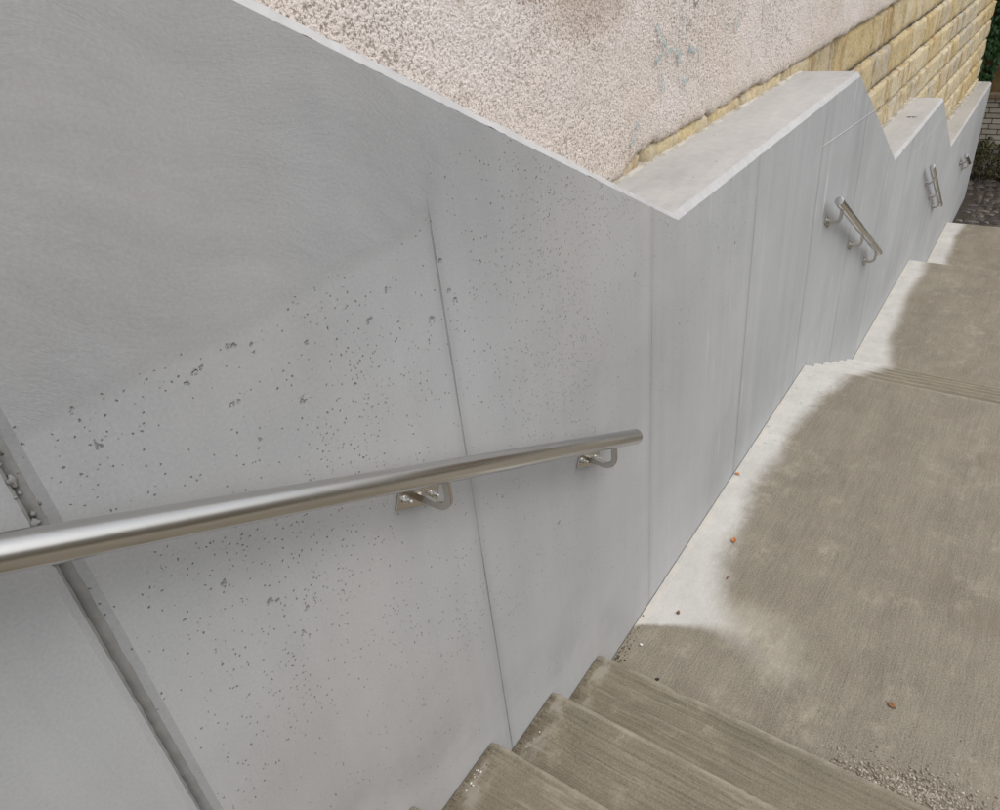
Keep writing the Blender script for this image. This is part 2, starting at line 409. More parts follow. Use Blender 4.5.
def mat_steel(name='brushed_stainless_steel', rough=.23, col=(.66, .65, .63)):
    t = NT(name)
    tc = t.n.new('ShaderNodeTexCoord').outputs['Object']
    smear = t.ramp(t.noise(t.scl(2.2, 9., 9., tc), 1., 2., .5), .45, .75)
    r = t.mth('MULTIPLY_ADD', smear, .05, rough)
    c = t.mix(t.mth('MULTIPLY', smear, .5), col, (.54, .52, .485))
    return t.done(c, r, None, 1.)
M_SEAL, M_STEEL = mat_seal(), mat_steel()
M_BOLT = mat_steel('polished_bolt_steel', .26, (.74, .73, .71))
M_PLATE = mat_steel('bracket_steel', .24, (.56, .53, .49))

def mat_plaster():
    t = NT('roughcast_plaster'); x, z = t.x, t.z
    p = t.scl(1., 1., 1.)
    wp = t.n.new('ShaderNodeVectorMath'); wp.operation = 'MULTIPLY_ADD'
    t.l(t.noise(p, 70., 3., .6, color=True), wp.inputs[0]); wp.inputs[1].default_value = (.012, .012, .012); t.l(p, wp.inputs[2])
    d, c = t.vor(wp.outputs[0], 105.)
    d2, c2 = t.vor(wp.outputs[0], 62.)
    g = t.noise(p, 190., 3., .7)
    g2 = t.noise(p, 92., 3., .68)
    rel = t.mth('MULTIPLY_ADD', t.mth('SUBTRACT', 1., d), .45, t.mth('MULTIPLY', g2, 1.15))
    rel = t.mth('MULTIPLY_ADD', g, .35, rel)
    # dirt held in the hollows of the roughcast
    pit = t.ramp(t.mth('MULTIPLY_ADD', g, .35, g2), .575, .665, 1., 0.)
    zone = t.ramp(t.noise(t.scl(1.6, 1., 1.6), 1., 4., .6),   .33, .66, .45, .95)
    big = t.noise(t.scl(1.2, 1., 1.5), 1., 5., .6)
    base = t.mix(t.ramp(big, .35, .65), (.69, .61, .55), (.74, .675, .64))
    base = t.mix(t.mth('MULTIPLY', t.ramp(t.noise(t.scl(2.2, 1., 3.2), 1., 4., .6), .55, .75), .5), base, (.50, .40, .31))
    low = t.mth('MULTIPLY', t.ramp(t.mth('ADD', z, t.mth('MULTIPLY', t.noise(t.scl(4., 1., 4.)), .1)), -.80, -.62, 1., 0.), t.ramp(x, 2.4, 3.))
    base = t.mix(t.mth('MULTIPLY', low, .55), base, (.44, .37, .27))
    tone = t.mth('MULTIPLY_ADD', t.mth('SUBTRACT', g, .5), .35, 1.)
    base = t.mix(1., base, t.vec(tone, tone, tone), 'MULTIPLY')
    col = t.mix(t.mth('MULTIPLY', t.mth('MULTIPLY', pit, zone), .75), base, (.19, .145, .105))
    # a rusty blot under the top of the view
    def blot(x0, z0, rx, rz):
        a = t.mth('POWER', t.mth('DIVIDE', t.mth('SUBTRACT', x, x0), rx), 2.)
        b = t.mth('POWER', t.mth('DIVIDE', t.mth('SUBTRACT', z, z0), rz), 2.)
        return t.ramp(t.mth('MULTIPLY_ADD', t.mth('SUBTRACT', g2, .5), 1.0, t.mth('ADD', a, b)), .35, 1.1, 1., 0.)
    col = t.mix(t.mth('MULTIPLY', blot(2.13, -.03, .16, .16), .8), col, (.17, .085, .055))
    col = t.mix(t.mth('MULTIPLY', blot(2.5, -.20, .3, .14), .25), col, (.30, .20, .13))
    # hair cracks in the render
    e, _ = t.vor(wp.outputs[0], 1.)
    cr = t.n.new('ShaderNodeTexVoronoi'); cr.feature = 'DISTANCE_TO_EDGE'; cr.inputs['Scale'].default_value = 5.
    w2 = t.n.new('ShaderNodeVectorMath'); w2.operation = 'MULTIPLY_ADD'
    t.l(t.noise(p, 9., 4., .6, color=True), w2.inputs[0]); w2.inputs[1].default_value = (.16, .0, .16); t.l(t.scl(1., 0., .55), w2.inputs[2])
    t.l(w2.outputs[0], cr.inputs['Vector'])
    crack = t.mth('MULTIPLY', t.ramp(cr.outputs['Distance'], .004, .018, 1., 0.), t.ramp(t.mth('MULTIPLY', t.ramp(x, 2.9, 3.3), t.ramp(x, 4.4, 5., 1., 0.)), 0., 1.))
    crack = t.mth('MULTIPLY', crack, t.ramp(t.noise(t.scl(2.6, 1., 2.6), 1., 2.), .50, .62))
    col = t.mix(t.mth('MULTIPLY', crack, .75), col, (.10, .08, .06))
    nb = t.bump(rel, .009, .8)
    nb = t.bump(t.mth('MULTIPLY', crack, -1.), .006, .8, nb)
    return t.done(col, .92, nb)

def mat_stone():
    t = NT('yellow_sandstone'); ti = t.attr('tint')
    a = t.noise(t.scl(5., 5., 2.2), 1., 5., .62); b = t.noise(t.scl(38., 38., 38.), 1., 5., .7)
    f = t.mth('FRACT', t.mth('MULTIPLY', ti, 7.31))
    c1 = t.mix(t.ramp(ti, .1, .8), (.52, .40, .20), (.60, .52, .365))
    c1 = t.mix(t.ramp(f, .5, .9), c1, (.47, .42, .33))
    c = t.mix(t.ramp(a, .38, .68), c1, (.56, .45, .25))
    c = t.mix(t.mth('MULTIPLY', t.ramp(t.noise(t.scl(7., 7., 1.6), 1., 4., .6, .8), .52, .68), .75), c, (.34, .20, .065))
    c = t.mix(t.mth('MULTIPLY', t.ramp(t.noise(t.scl(4., 4., 1.), 1., 4., .6), .56, .74), .55), c, (.62, .575, .48))
    v = t.mth('MULTIPLY_ADD', t.mth('SUBTRACT', b, .5), 1.3, 1.)
    v = t.mth('MULTIPLY', v, t.ramp(t.noise(t.scl(60., 60., 30.), 1., 3., .7), .30, .42, .55, 1.))
    v = t.mth('MULTIPLY', v, t.ramp(t.x, 5., 11., .88, .98))
    c = t.mix(1., c, t.vec(v, v, v), 'MULTIPLY')
    return t.done(c, .88, t.bump(t.mth('MULTIPLY_ADD', a, .8, b), .010, .75))

def mat_mortar():
    t = NT('old_mortar')
    a = t.noise(t.scl(12., 12., 12.), 1., 6., .65)
    b = t.noise(t.scl(80., 80., 80.), 1., 3., .65)
    c = t.mix(t.ramp(a, .35, .65), (.075, .06, .042), (.26, .225, .18))
    return t.done(c, .95, t.bump(t.mth('MULTIPLY_ADD', b, .5, a), .01, .7))

def mat_bead():
    t = NT('pale_mortar_bead')
    a = t.noise(t.scl(9., 9., 9.), 1., 5., .65); b = t.noise(t.scl(70., 70., 70.), 1., 3., .65)
    c = t.mix(t.ramp(a, .36, .66), (.30, .27, .21), (.50, .465, .41))
    return t.done(c, .93, t.bump(t.mth('MULTIPLY_ADD', b, .5, a), .008, .7))

def mat_graf():
    t = NT('faded_teal_spray_paint')
    a = t.noise(t.scl(40., 40., 40.), 1., 5., .7)
    m = t.done(t.mix(a, (.20, .36, .40), (.40, .53, .55)), .8)
    t.l(t.ramp(a, .42, .56, 0., .7), t.b.inputs['Alpha'])
    return m

M_PLASTER, M_STONE, M_MORTAR, M_BEAD, M_GRAF = mat_plaster(), mat_stone(), mat_mortar(), mat_bead(), mat_graf()

def simple(name, c0, c1, scale=20., rough=.85, bumpd=.005, tint=False, spec=None, trans=0.):
    t = NT(name)
    a = t.noise(t.scl(scale, scale, scale), 1., 5., .65)
    f = t.ramp(a, .3, .7)
    if tint: f = t.mth('MULTIPLY_ADD', f, .35, t.mth('MULTIPLY', t.attr('tint'), .65))
    m = t.done(t.mix(f, c0, c1), rough, t.bump(a, bumpd, .6))
    if trans: t.b.inputs['Transmission Weight'].default_value = 0.
    return m
M_COBBLE = simple('wet_cobbles', (.032, .031, .032), (.175, .140, .118), 9., .42, .008, True)
M_JOINT = simple('cobble_joint_soil', (.02, .016, .012), (.07, .055, .04), 30., .9)
M_BRICK = simple('pale_sand_lime_brick', (.56, .50, .40), (.78, .73, .63), 14., .9, .004, True)
M_BMORT = simple('dark_brick_joint', (.06, .05, .04), (.13, .11, .085), 20., .95)
M_TAN = simple('tan_wall_plaster', (.20, .12, .055), (.34, .22, .11), 5., .9, .01)
M_LEDGE = simple('brown_ledge_stone', (.20, .14, .09), (.36, .28, .19), 9., .9)
M_SOIL = simple('unseen_bank_earth', (.06, .05, .03), (.15, .125, .085), 4., .95, .03)
M_LEAF = simple('ivy_leaf_green', (.012, .040, .010), (.055, .155, .035), 9., .42, .002, True)
M_BUSH = simple('bush_leaf_olive', (.014, .022, .008), (.13, .125, .03), 7., .5, .002, True)
M_TWIG = simple('brown_twig', (.05, .035, .02), (.12, .08, .05), 30., .9)
M_ORANGE = simple('orange_dry_leaf', (.42, .14, .03), (.62, .27, .08), 60., .6, .002)
M_BROWN = simple('brown_dry_leaf', (.10, .045, .018), (.26, .12, .04), 70., .6, .002)
M_DARK = simple('dark_debris', (.012, .010, .008), (.04, .03, .022), 60., .8, .002)
M_PEB = simple('white_pebble', (.60, .58, .54), (.78, .76, .72), 60., .7, .002)
M_GRAV = simple('mixed_gravel', (.15, .118, .08), (.56, .51, .43), 60., .8, .002, True)
M_GRIT = simple('dark_grit', (.04, .03, .02), (.19, .15, .10), 60., .9, .002, True)

# ------------------------------------------------------------------ building line
def yb(x): return 1.385 - .0175*(x-3)

# ------------------------------------------------------------------ CONCRETE PARAPET WALL
PROF = [(-4.0, 2.49), (1.366, -.353), (2.361, -.882), (4.963, -.877), (6.72, -1.825), (9.051, -1.836), (10.70, -2.713), (14.674, -2.713)]
PROF[0] = (-4.0, -.882 + .5305*(2.361+4.0))
PROF = [(a, b+.020) for a, b in PROF]
def top(x):
    for (a, za), (b, zb) in zip(PROF, PROF[1:]):
        if x <= b: return za + (zb-za)*(x-a)/(b-a)
    return PROF[-1][1]
CH = .025
wall = thing('parapet_wall', (7.4, 1.15, -4.53), 'long light grey cast concrete parapet wall stepping down beside the stairs', 'wall')
JX0, JX1, JC = .207, .243, .014
def wall_panel(x0, x1, jl, jr):
    xs = sorted(set([x0, x1] + [p[0] for p in PROF if x0 < p[0] < x1] + list(np.linspace(x0, x1, 40)[1:-1].round(4))))
    vs, fs = [], []
    ys = lambda x: yb(x) + .012
    n = len(xs)
    for x in xs:
        zt = top(x) - CH
        vs += [(x, 1., -4.6), (x, 1., zt), (x, ys(x), zt), (x, ys(x), -4.6)]
    for i in range(n-1):
        a, b = i*4, i*4+4
        fs += [(a, b, b+1, a+1), (a+1, b+1, b+2, a+2), (a+2, b+2, b+3, a+3)]
    fs += [(0, 1, 2, 3), ((n-1)*4+3, (n-1)*4+2, (n-1)*4+1, (n-1)*4)]
    # chamfer the joint edges of the panel
    if jr: vs[(n-1)*4] = (x1-JC, 1., -4.6); vs[(n-1)*4+1] = (x1-JC, 1., top(x1-JC)-CH); k = (n-1)*4
    if jl: vs[0] = (x0+JC, 1., -4.6); vs[1] = (x0+JC, 1., top(x0+JC)-CH)
    if jr or jl:
        k = (n-1)*4 if jr else 0
        x = x1 if jr else x0
        m = len(vs); zt = top(x)-CH
        vs += [(x, 1.010, -4.6), (x, 1.010, zt)]
        if jr:
            fs.remove((k+3, k+2, k+1, k)); fs += [(k, m, m+1, k+1), (m, k+3, k+2, m+1), (k+1, m+1, k+2)]
        else:
            fs.remove((0, 1, 2, 3)); fs += [(m, 0, 1, m+1), (3, m, m+1, 2), (1, 2, m+1)]
    return mesh('wall_panel', vs, fs, M_WALL, wall)
def coping(x0, x1):
    xs = sorted(set([x0, x1] + [p[0] for p in PROF if x0 < p[0] < x1] + list(np.arange(x0, x1, .022).round(4)[1:])))
    if xs[-1]-xs[-2] < .005: xs.pop(-2)
    vs, fs = [], []
    for x in xs:
        zt = top(x)
        j = .006*fbm(x*7., 3.) + .0045*fbm(x*31., 8.)
        nick = max(0., fbm(x*9., 21., 0, 3)-.30)*.06
        w = CH*.86 + .007*fbm(x*5., 12.) + .005*fbm(x*40., 5.)
        vs += [(x, 1.+.0005+nick*.35, zt-CH+j*.6+nick*.1), (x, 1.+w+nick*.5, zt-.0015*(1+fbm(x*11.))), (x, 1.+w+.03, zt), (x, yb(x)+.012, zt), (x, yb(x)+.012, zt-CH), (x, 1.012, zt-CH-.0005)]
    n = len(xs)
    for i in range(n-1):
        a, b = i*6, i*6+6
        for k in range(5): fs.append((a+k, b+k, b+k+1, a+k+1))
    fs += [tuple(range(6)), tuple(reversed(range((n-1)*6, n*6)))]
    return mesh('coping', vs, fs, M_COP, wall)
wall_panel(-4.0, JX0+JC*.55, False, True)
wall_panel(JX1-JC*.55, 14.674, True, False)
coping(-4.0, JX0+.006); coping(JX1-.006, 14.674)
# joint filler set back in the gap, with blobs of squeezed out paste
s = MB()
zs = np.linspace(-4.5, top(.22)-.04, 500)
vs, fs = [], []
for z in zs:
    w = .0015*fbm(z*40., 1.)
    d = 1.0095 + .0025*fbm(z*22., 5.)
    crack = .011 + .002*fbm(z*60., 3.)
    vs += [(JX0+.004, 1.012, z), (.216+w, d, z), (.2195+w, d+.002, z), (.2215+w, d+crack, z), (.2235+w, d+.001, z), (.233+w, d-.002, z), (JX1-.002, 1.012, z)]
for i in range(len(zs)-1):
    for k in range(6): fs.append((i*7+k, i*7+k+1, (i+1)*7+k+1, (i+1)*7+k))
s.add(vs, fs)
def blob(mb, c, r, ax=(1, 1, 1), t=0., rough=.3, seed=0., sub=2):
    bm = bmesh.new(); bmesh.ops.create_icosphere(bm, subdivisions=sub, radius=1)
    vv = []
    for v in bm.verts:
        k = 1 + rough*fbm(v.co.x*1.3+seed, v.co.y*1.3, v.co.z*1.3, 3)
        vv.append(Vector((v.co.x*ax[0], v.co.y*ax[1], v.co.z*ax[2]))*r*k + Vector(c))
    mb.add(vv, [[q.index for q in f.verts] for f in bm.faces], t); bm.free()
for i in range(16):
    z = -.44 - .24*random.random()**1.2
    blob(s, (.226+.012*random.uniform(-1, 1), 1.009, z), random.uniform(.002, .0062), (1, .5, random.uniform(.7, 2.2)), 0, .8, i*3.1)
s.build('joint_sealant', M_SEAL, wall, True)

# ------------------------------------------------------------------ STAIRCASE
stairs = thing('staircase', (6.0, 0., -4.53), 'wet brown grey brushed concrete staircase with three landings and dry pale strips', 'staircase')
Y1, Y0 = .996, -1.7
def slab(name, x0, x1, z, thick, mat, side_dirt=False, seed=0., nose=True):
    """one cast step or landing: cross section with a rounded nose swept across the stair width"""
    nseg = 130
    r = .006
    prof = [(x0-.02, z-thick), (x0-.02, z)]
    nx = max(3, int((x1-x0)/.05))
    for i in range(1, nx+1): prof.append((x0 + (x1-.05-x0)*i/nx, z))
    prof += [(x1-.022, z)]
    for k in range(5):
        a = math.pi/2*(1-k/4)
        prof.append((x1-r+r*math.cos(a), z-r+r*math.sin(a)))
    prof += [(x1, z-.04), (x1, z-thick)]
    m = len(prof)
    vs, fs, wt = [], [], []
    ysv = Y1 - (Y1-Y0)*(np.linspace(0, 1, nseg)**1.35)
    for y in ysv:
        c = max(0, 1-(Y1-y)/.02)
        for k, (px, pz) in enumerate(prof):
            dx = dz = 0
            if m-8 <= k <= m-2:
                dx = .0008*fbm(y*5., seed) + .0008*fbm(y*40., seed+4.) - max(0., fbm(y*13., seed+9., 0, 3)-.40)*.025
                dx -= c*.004
            if 1 <= k < m-2:
                dz = .0014*fbm(px*9., y*9., seed) - (.003*c if k >= m-7 else .0015*c)
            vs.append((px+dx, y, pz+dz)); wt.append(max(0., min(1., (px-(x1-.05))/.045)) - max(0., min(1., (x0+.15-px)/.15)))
    for i in range(nseg-1):
        for k in range(m-1):
            a, b = i*m+k, (i+1)*m+k
            fs.append((a, a+1, b+1, b))
    fs += [tuple(reversed(range(m))), tuple(range((nseg-1)*m, nseg*m))]
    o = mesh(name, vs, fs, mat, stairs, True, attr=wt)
    smooth_by_angle(o, 50)
    return o
# first flight: noses measured from the photograph, four above it carry the photographer
N1 = [(-1.40, -1.00), (-1.055, -1.162), (-.71, -1.322), (-.37, -1.482), (-.03, -1.642), (.315, -1.804), (.659, -1.966), (1.006, -2.132), (1.355, -2.295), (1.69, -2.454)]
L1Z, L2Z, L3Z = -2.60, -3.475, -4.235
prev = -2.6
for i, (nx, nz) in enumerate(N1):
    slab('step' , (N1[i-1][0] if i else -3.2), nx, nz, .34, M_TREAD, seed=i*3.7)
slab('landing', 1.69, 4.545, L1Z, .34, M_L1, seed=40.)
nx = 4.545
for k in range(1, 6):
    x1 = 4.545 + .304*k
    slab('step', nx, x1, L1Z + (L2Z-L1Z)*k/6, .34, M_TREADD, seed=50.+k); nx = x1
slab('landing', nx, 8.82, L2Z, .34, M_L2, seed=60.)
nx = 8.82
for k in range(1, 5):
    x1 = 8.82 + .304*k
    slab('step', nx, x1, L2Z + (L3Z-L2Z)*k/5, .34, M_TREADD, seed=70.+k); nx = x1
slab('landing', nx, 12.41, L3Z, .28, M_L3, seed=80.)
slab('step', 12.41, 12.76, L3Z-.148, .14, M_TREADD, seed=90.)

# ------------------------------------------------------------------ GROUND
GZ = -4.53
vs, fs = [], []
def bank(x):
    pts = [(-40, -.9), (-1.5, -1.1), (1.69, -2.62), (4.5, -2.72), (6.3, -3.55), (8.8, -3.62), (10.2, -4.32), (12.3, GZ-.03), (60, GZ-.03)]
    for (a, za), (b, zb) in zip(pts, pts[1:]):
        if x <= b: return za + (zb-za)*(x-a)/(b-a)
    return pts[-1][1]
gx = [-40, -20, -8, -3] + list(np.arange(-1.5, 12.4, .3)) + [13, 16, 20, 30, 60]
gy = [-60, -30, -12, -6, -4, -3, -2.4, -2.0, -1.71]
for x in gx:
    for y in gy:
        shading_rise = max(0., min(1., (-1.9-y)/9.))**.75*3.4*max(0., min(1., (15.5-x)/4.))  # unseen bank raised to darken rail reflections and block low sky
        vs.append((x, y, bank(x) + shading_rise + (0 if x > 12.3 else .05*fbm(x*.7, y*.7))))
ny = len(gy)
for i in range(len(gx)-1):
    for j in range(ny-1): fs.append((i*ny+j, (i+1)*ny+j, (i+1)*ny+j+1, i*ny+j+1))
# ground under the stairs and the building
n = len(vs)
vs += [(-40, -1.71, GZ-.09), (60, -1.71, GZ-.09), (60, 60, GZ-.09), (-40, 60, GZ-.09)]; fs.append((n, n+1, n+2, n+3))
g = mesh('ground', vs, fs, M_SOIL); g['kind'] = 'structure'

# cobbled yard at the foot of the stairs: a sheet of joints and one mesh of rounded setts
s = MB()
s.add([(12.0, -3.5, GZ-.018), (16.3, -3.5, GZ-.018), (16.3, 6, GZ-.018), (12.0, 6, GZ-.018)], [(0, 1, 2, 3)])
cj = s
cv = MB()
x = 12.1; row = 0
while x < 16.0:
    y = -3.4 + random.uniform(0, .1)
    w = random.uniform(.085, .17)
    while y < 3.0:
        h = random.uniform(.09, .24)
        if not (y+h > .985 and y < 1.45 and x < 14.75) and not (x < 12.78 and y < 1.0):
            z = GZ + .008*fbm(x*2., y*2.) + random.uniform(-.006, .006)
            gx_, gy_ = .007, .007
            top_ = []
            vv = []
            nn = 5
            for a in range(nn):
                for b in range(nn):
                    u, v = a/(nn-1)*2-1, b/(nn-1)*2-1
                    q = max(abs(u), abs(v))
                    rr = 1 - .12*(u*u*v*v)
                    vv.append((x+w/2+u*(w/2-gx_)*rr+.10*fbm(x*.9, y*1.3, 7.), y+h/2+v*(h/2-gy_)*rr, z - .016*(u**4+v**4) + .004*fbm(x*30+u, y*30+v)))
            ff = [(a*nn+b, (a+1)*nn+b, (a+1)*nn+b+1, a*nn+b+1) for a in range(nn-1) for b in range(nn-1)]
            cv.add(vv, ff, random.random()**1.5)
        y += h
    x += w; row += 1
n0 = len(cj.v)
me_f = [0]*len(cj.f) + [1]*len(cv.f)
cj.add(cv.v, cv.f); cj.t = [0]*n0 + cv.t
cob = mesh('cobbled_yard', cj.v, cj.f, [M_JOINT, M_COBBLE], None, True, me_f, cj.t)
cob['kind'] = 'structure'

# ------------------------------------------------------------------ HANDRAILS
def rail_len(p, q): return (Vector(q)-Vector(p)).length
def make_rail(p, q, brackets, label, rad=.025, drop=.105):
    p, q = Vector(p), Vector(q)
    mid = (p+q)/2
    t = thing('handrail', (mid.x, 1.0, mid.z-.1), label, 'handrail', 'stainless steel handrails along the concrete wall')
    d = (q-p).normalized()
    s = MB()
    e = .004
    s.tube([p, p+d*e*.35, p+d*e, q-d*e, q-d*e*.35, q], [rad-e, rad-e*.3, rad, rad, rad-e*.3, rad-e], 40)
    o = s.build('rail', M_STEEL, None)
    # lengthwise grain: give the tube its own axes
    rot = Matrix.Rotation(math.atan2(-(d.z), d.x), 4, 'Y')
    M = Matrix.Translation(mid) @ rot
    o.data.transform(M.inverted()); o.parent = t
    o.matrix_basis = Matrix.Translation(mid-t.location) @ rot
    smooth_by_angle(o, 30)
    ux = Vector((d.x, 0, d.z)).normalized()             # along the rail, in the wall plane
    uz = Vector((-ux.z, 0, ux.x))
    for bx in brackets:
        k = (bx-p.x)/(q.x-p.x)
        rp = p + (q-p)*k
        zc = rp.z - drop
        b = MB()
        ry = rp.y
        R_ = .040
        pts = [(bx, .994, zc), (bx, .97, zc-.001), (bx, ry+R_, zc-.004)]
        for a in range(1, 9):
            an = a/8*math.pi/2
            pts.append((bx, ry+R_-R_*math.sin(an), zc-.004+R_-R_*math.cos(an)))
        pts.append((bx, ry, rp.z-rad+.002))
        vs, fs = [], []
        for i, pt in enumerate(pts):
            pt = Vector(pt)
            dd = (Vector(pts[min(i+1, len(pts)-1)])-Vector(pts[max(i-1, 0)])).normalized()
            nn = dd.cross(Vector((1, 0, 0))).normalized()
            hw = .0095 if i > 1 else .0115
            for sx_, sn in ((-1, -1), (1, -1), (1, 1), (-1, 1)):
                vs.append(pt + Vector((.0045*sx_, 0, 0)) + nn*hw*sn)
        for i in range(len(pts)-1):
            for k2 in range(4): fs.append((i*4+k2, i*4+(k2+1) % 4, i*4+4+(k2+1) % 4, i*4+4+k2))
        fs += [(3, 2, 1, 0), tuple(range(len(vs)-4, len(vs)))]
        b.add(vs, fs)
        # saddle under the tube
        b.box(rp + Vector((0, 0, -rad-.0005)), ux*.020, Vector((0, .007, 0)), uz*.0025)
        arm = b.build('bracket', M_PLATE, t)
        bevel(arm, .0012, 2)
        pm = MB(); pm.box((bx, .9965, zc), ux*.072, Vector((0, .0035, 0)), uz*.024)
        pl = pm.build('wall_plate', M_PLATE, arm)
        bevel(pl, .0015, 2)
        for sg in (-1, 1):
            c = Vector((bx, 0, zc)) + ux*.048*sg
            bo = MB()
            bo.tube([(c.x, .993, c.z), (c.x, .9915, c.z)], .0105, 20)
            bo.tube([(c.x, .9915, c.z), (c.x, .984, c.z)], .0080, 6)
            bo.tube([(c.x, .984, c.z), (c.x, .975, c.z), (c.x, .972, c.z)], [.0046, .0046, .003], 12)
            bb = bo.build('bolt', M_BOLT, arm)
            smooth_by_angle(bb, 25)
    return t
def at(p, k): return (p[0]*k, p[1]*k, p[2]*k)
make_rail((-1.75, .9, .458), (1.826, .9, -1.440), [-1.5, -.70, .06-.08, .905, 1.672], 'long near stainless handrail crossing the lower left of the wall', .0255)
k = .925/.9
make_rail(at((4.382, .9, -1.432), k), at((6.09, .9, -2.37), k), [4.62, 5.42, 6.10], 'middle stainless handrail beside the flight below the large landing')
k = .935/.9
make_rail(at((8.309, .9, -2.302), k), at((9.865, .9, -3.169), k), [8.95, 9.53, 10.02], 'far stainless handrail under the second raised coping block', .026, .085)
k = .935/.9
make_rail(at((11.76, .9, -3.094), k), at((12.511, .9, -3.388), k), [12.36, 12.88], 'smallest farthest stainless handrail stub near the cobbled yard', .026, .085)

# ------------------------------------------------------------------ OLD BUILDING
bld = thing('old_building', (6.0, 3.0, -4.53), 'old building with pale roughcast plaster above a yellow sandstone base', 'building')
XC = 14.72
# core walls behind the facing
s = MB()
pts = [(-5, yb(-5)+.10), (XC, yb(XC)+.10), (XC-.06, yb(XC)+5.2), (-5, 7.2)]
pts[1] = (XC-.09, yb(XC)+.10)
vs = [(x, y, z) for x, y in pts for z in (-4.6, 2.6)]
fs = [(0, 2, 3, 1), (2, 4, 5, 3), (4, 6, 7, 5), (6, 0, 1, 7), (1, 3, 5, 7)]
s.add(vs, fs)
core = s.build('wall_core', M_MORTAR, bld)
# mortar bed of the stone facing
def zpl(x):          # ragged lower edge of the plaster
    base = -.835
    if x < 2.7: base = -.86
    elif x < 5.0: base = -.85 + .045*min(1, (x-2.7)/.15) + .016*fbm(x*2.3, 17.)
    elif x < 5.9: base = -.805 + (x-5.)/.9*.018
    else: base = -.787 + (x-5.9)*.017
    return base + .012*fbm(x*3.1, 2.) + .015*fbm(x*14., 7.) + .008*fbm(x*48., 3.)
st = MB()
zc = [-.50, -.735, -1.06, -1.36, -1.62, -1.875, -2.155, -2.44, -2.72, -3.0, -3.3, -3.6, -3.9, -4.2, -4.6]
for r in range(1, len(zc)-1):
    z1, z0 = zc[r], zc[r+1]
    x = 1.9 + random.uniform(0, .3)
    while x < XC:
        w = random.choice((.40, .55, .65, .75, .85, .95))*random.uniform(.9, 1.1)
        xe = min(x+w, XC)
        if XC-xe < .2: xe = XC
        if r > 6 and x < 6: x = xe; continue
        g0 = random.uniform(.005, .010)
        nu, nv = max(4, int((xe-x)/.035)), 9
        vv = []; seed = random.random()*50
        prox = random.uniform(0., .012)
        for a in range(nu+1):
            for b in range(nv+1):
                u, v = a/nu, b/nv
                xx = x + (xe-x)*u; tilt = .016*(max(xx, 6.5)-9)
                zz = z0 + (z1-z0)*v + tilt
                eu, ev = min(u, 1-u)*(xe-x), min(v, 1-v)*(z1-z0)
                if xe == XC and u > .5: eu = .05
                xx += (g0 if u == 0 else -g0 if u == 1 and xe != XC else 0) + .006*fbm(zz*9., seed, 1.)*(1 if 0 < u < 1 else .8)
                zz += (g0 if v == 0 else -g0 if v == 1 else 0) + .007*fbm(xx*7., seed, 4.)
                ed = min(1., min(eu, ev)/.018)
                dep = -prox*ed**.5 - .006*min(1., ed*2.2)**.5 - .013*fbm(xx*7., zz*7., seed) - .006*fbm(xx*24., zz*24., seed)
                if ed == 0: dep = .034
                vv.append((xx, yb(xx)+.032+dep-(.022 if r == 1 and xx < 5.2 else 0), zz))
        ff = [(a*(nv+1)+b, (a+1)*(nv+1)+b, (a+1)*(nv+1)+b+1, a*(nv+1)+b+1) for a in range(nu) for b in range(nv)]
        # side return of the corner blocks
        if xe == XC:
            n = len(vv); c0 = nu*(nv+1)
            for b in range(nv+1):
                q = vv[c0+b]; vv.append((q[0]-.012+.01*fbm(q[2]*12., seed), q[1]+.42, q[2]))
            ff += [(c0+b, n+b, n+b+1, c0+b+1) for b in range(nv)]
        st.add(vv, ff, random.random())
        x = xe
sto = st.build('stone_facing', M_STONE, bld, True)
bed = MB()
vs = []; fs = []
xs = np.arange(1.5, XC-.03, .05); zs = np.arange(-4.6, -.40, .07)
for x in xs:
    for z in zs: vs.append((x, yb(x)+.056+.006*fbm(x*9., z*9.), z))
nz = len(zs)
for i in range(len(xs)-1):
    for j in range(nz-1): fs.append((i*nz+j, (i+1)*nz+j, (i+1)*nz+j+1, i*nz+j+1))
bed.add(vs, fs); bed.build('mortar_bed', M_MORTAR, bld, True)
# roughcast plaster coat: real lumps on a fine grid, ragged thick lower edge
xs = np.concatenate([np.arange(-5, .6, .1), np.arange(.6, 6.2, .012), np.arange(6.2, XC-.02, .02)])
vz = np.concatenate([np.linspace(0, .16, 12), np.linspace(.172, 1.1, 72), np.linspace(1.2, 3.42, 22)])
vs = []; fs = []
for x in xs:
    z0 = zpl(x)
    vs.append((x, yb(x)+.03, z0+.012))
    for j, v in enumerate(vz):
        z = z0 + v
        lump = .006*fbm(x*4., z*4., 1., 3) + .0035*noise.noise(Vector((x*38., z*38., 2.)))
        lift = .030*max(0, 1-v/.05)**2
        y = yb(x) - .016 - lump + lift*.4 - (.008*max(0, fbm(x*5., 3.))*max(0, 1-v/.07))
        if j == 0: y += .012
        vs.append((x, y, z))
nz = len(vz)+1
for i in range(len(xs)-1):
    for j in range(nz-1): fs.append((i*nz+j, (i+1)*nz+j, (i+1)*nz+j+1, i*nz+j+1))
mesh('plaster', vs, fs, M_PLASTER, bld, True)
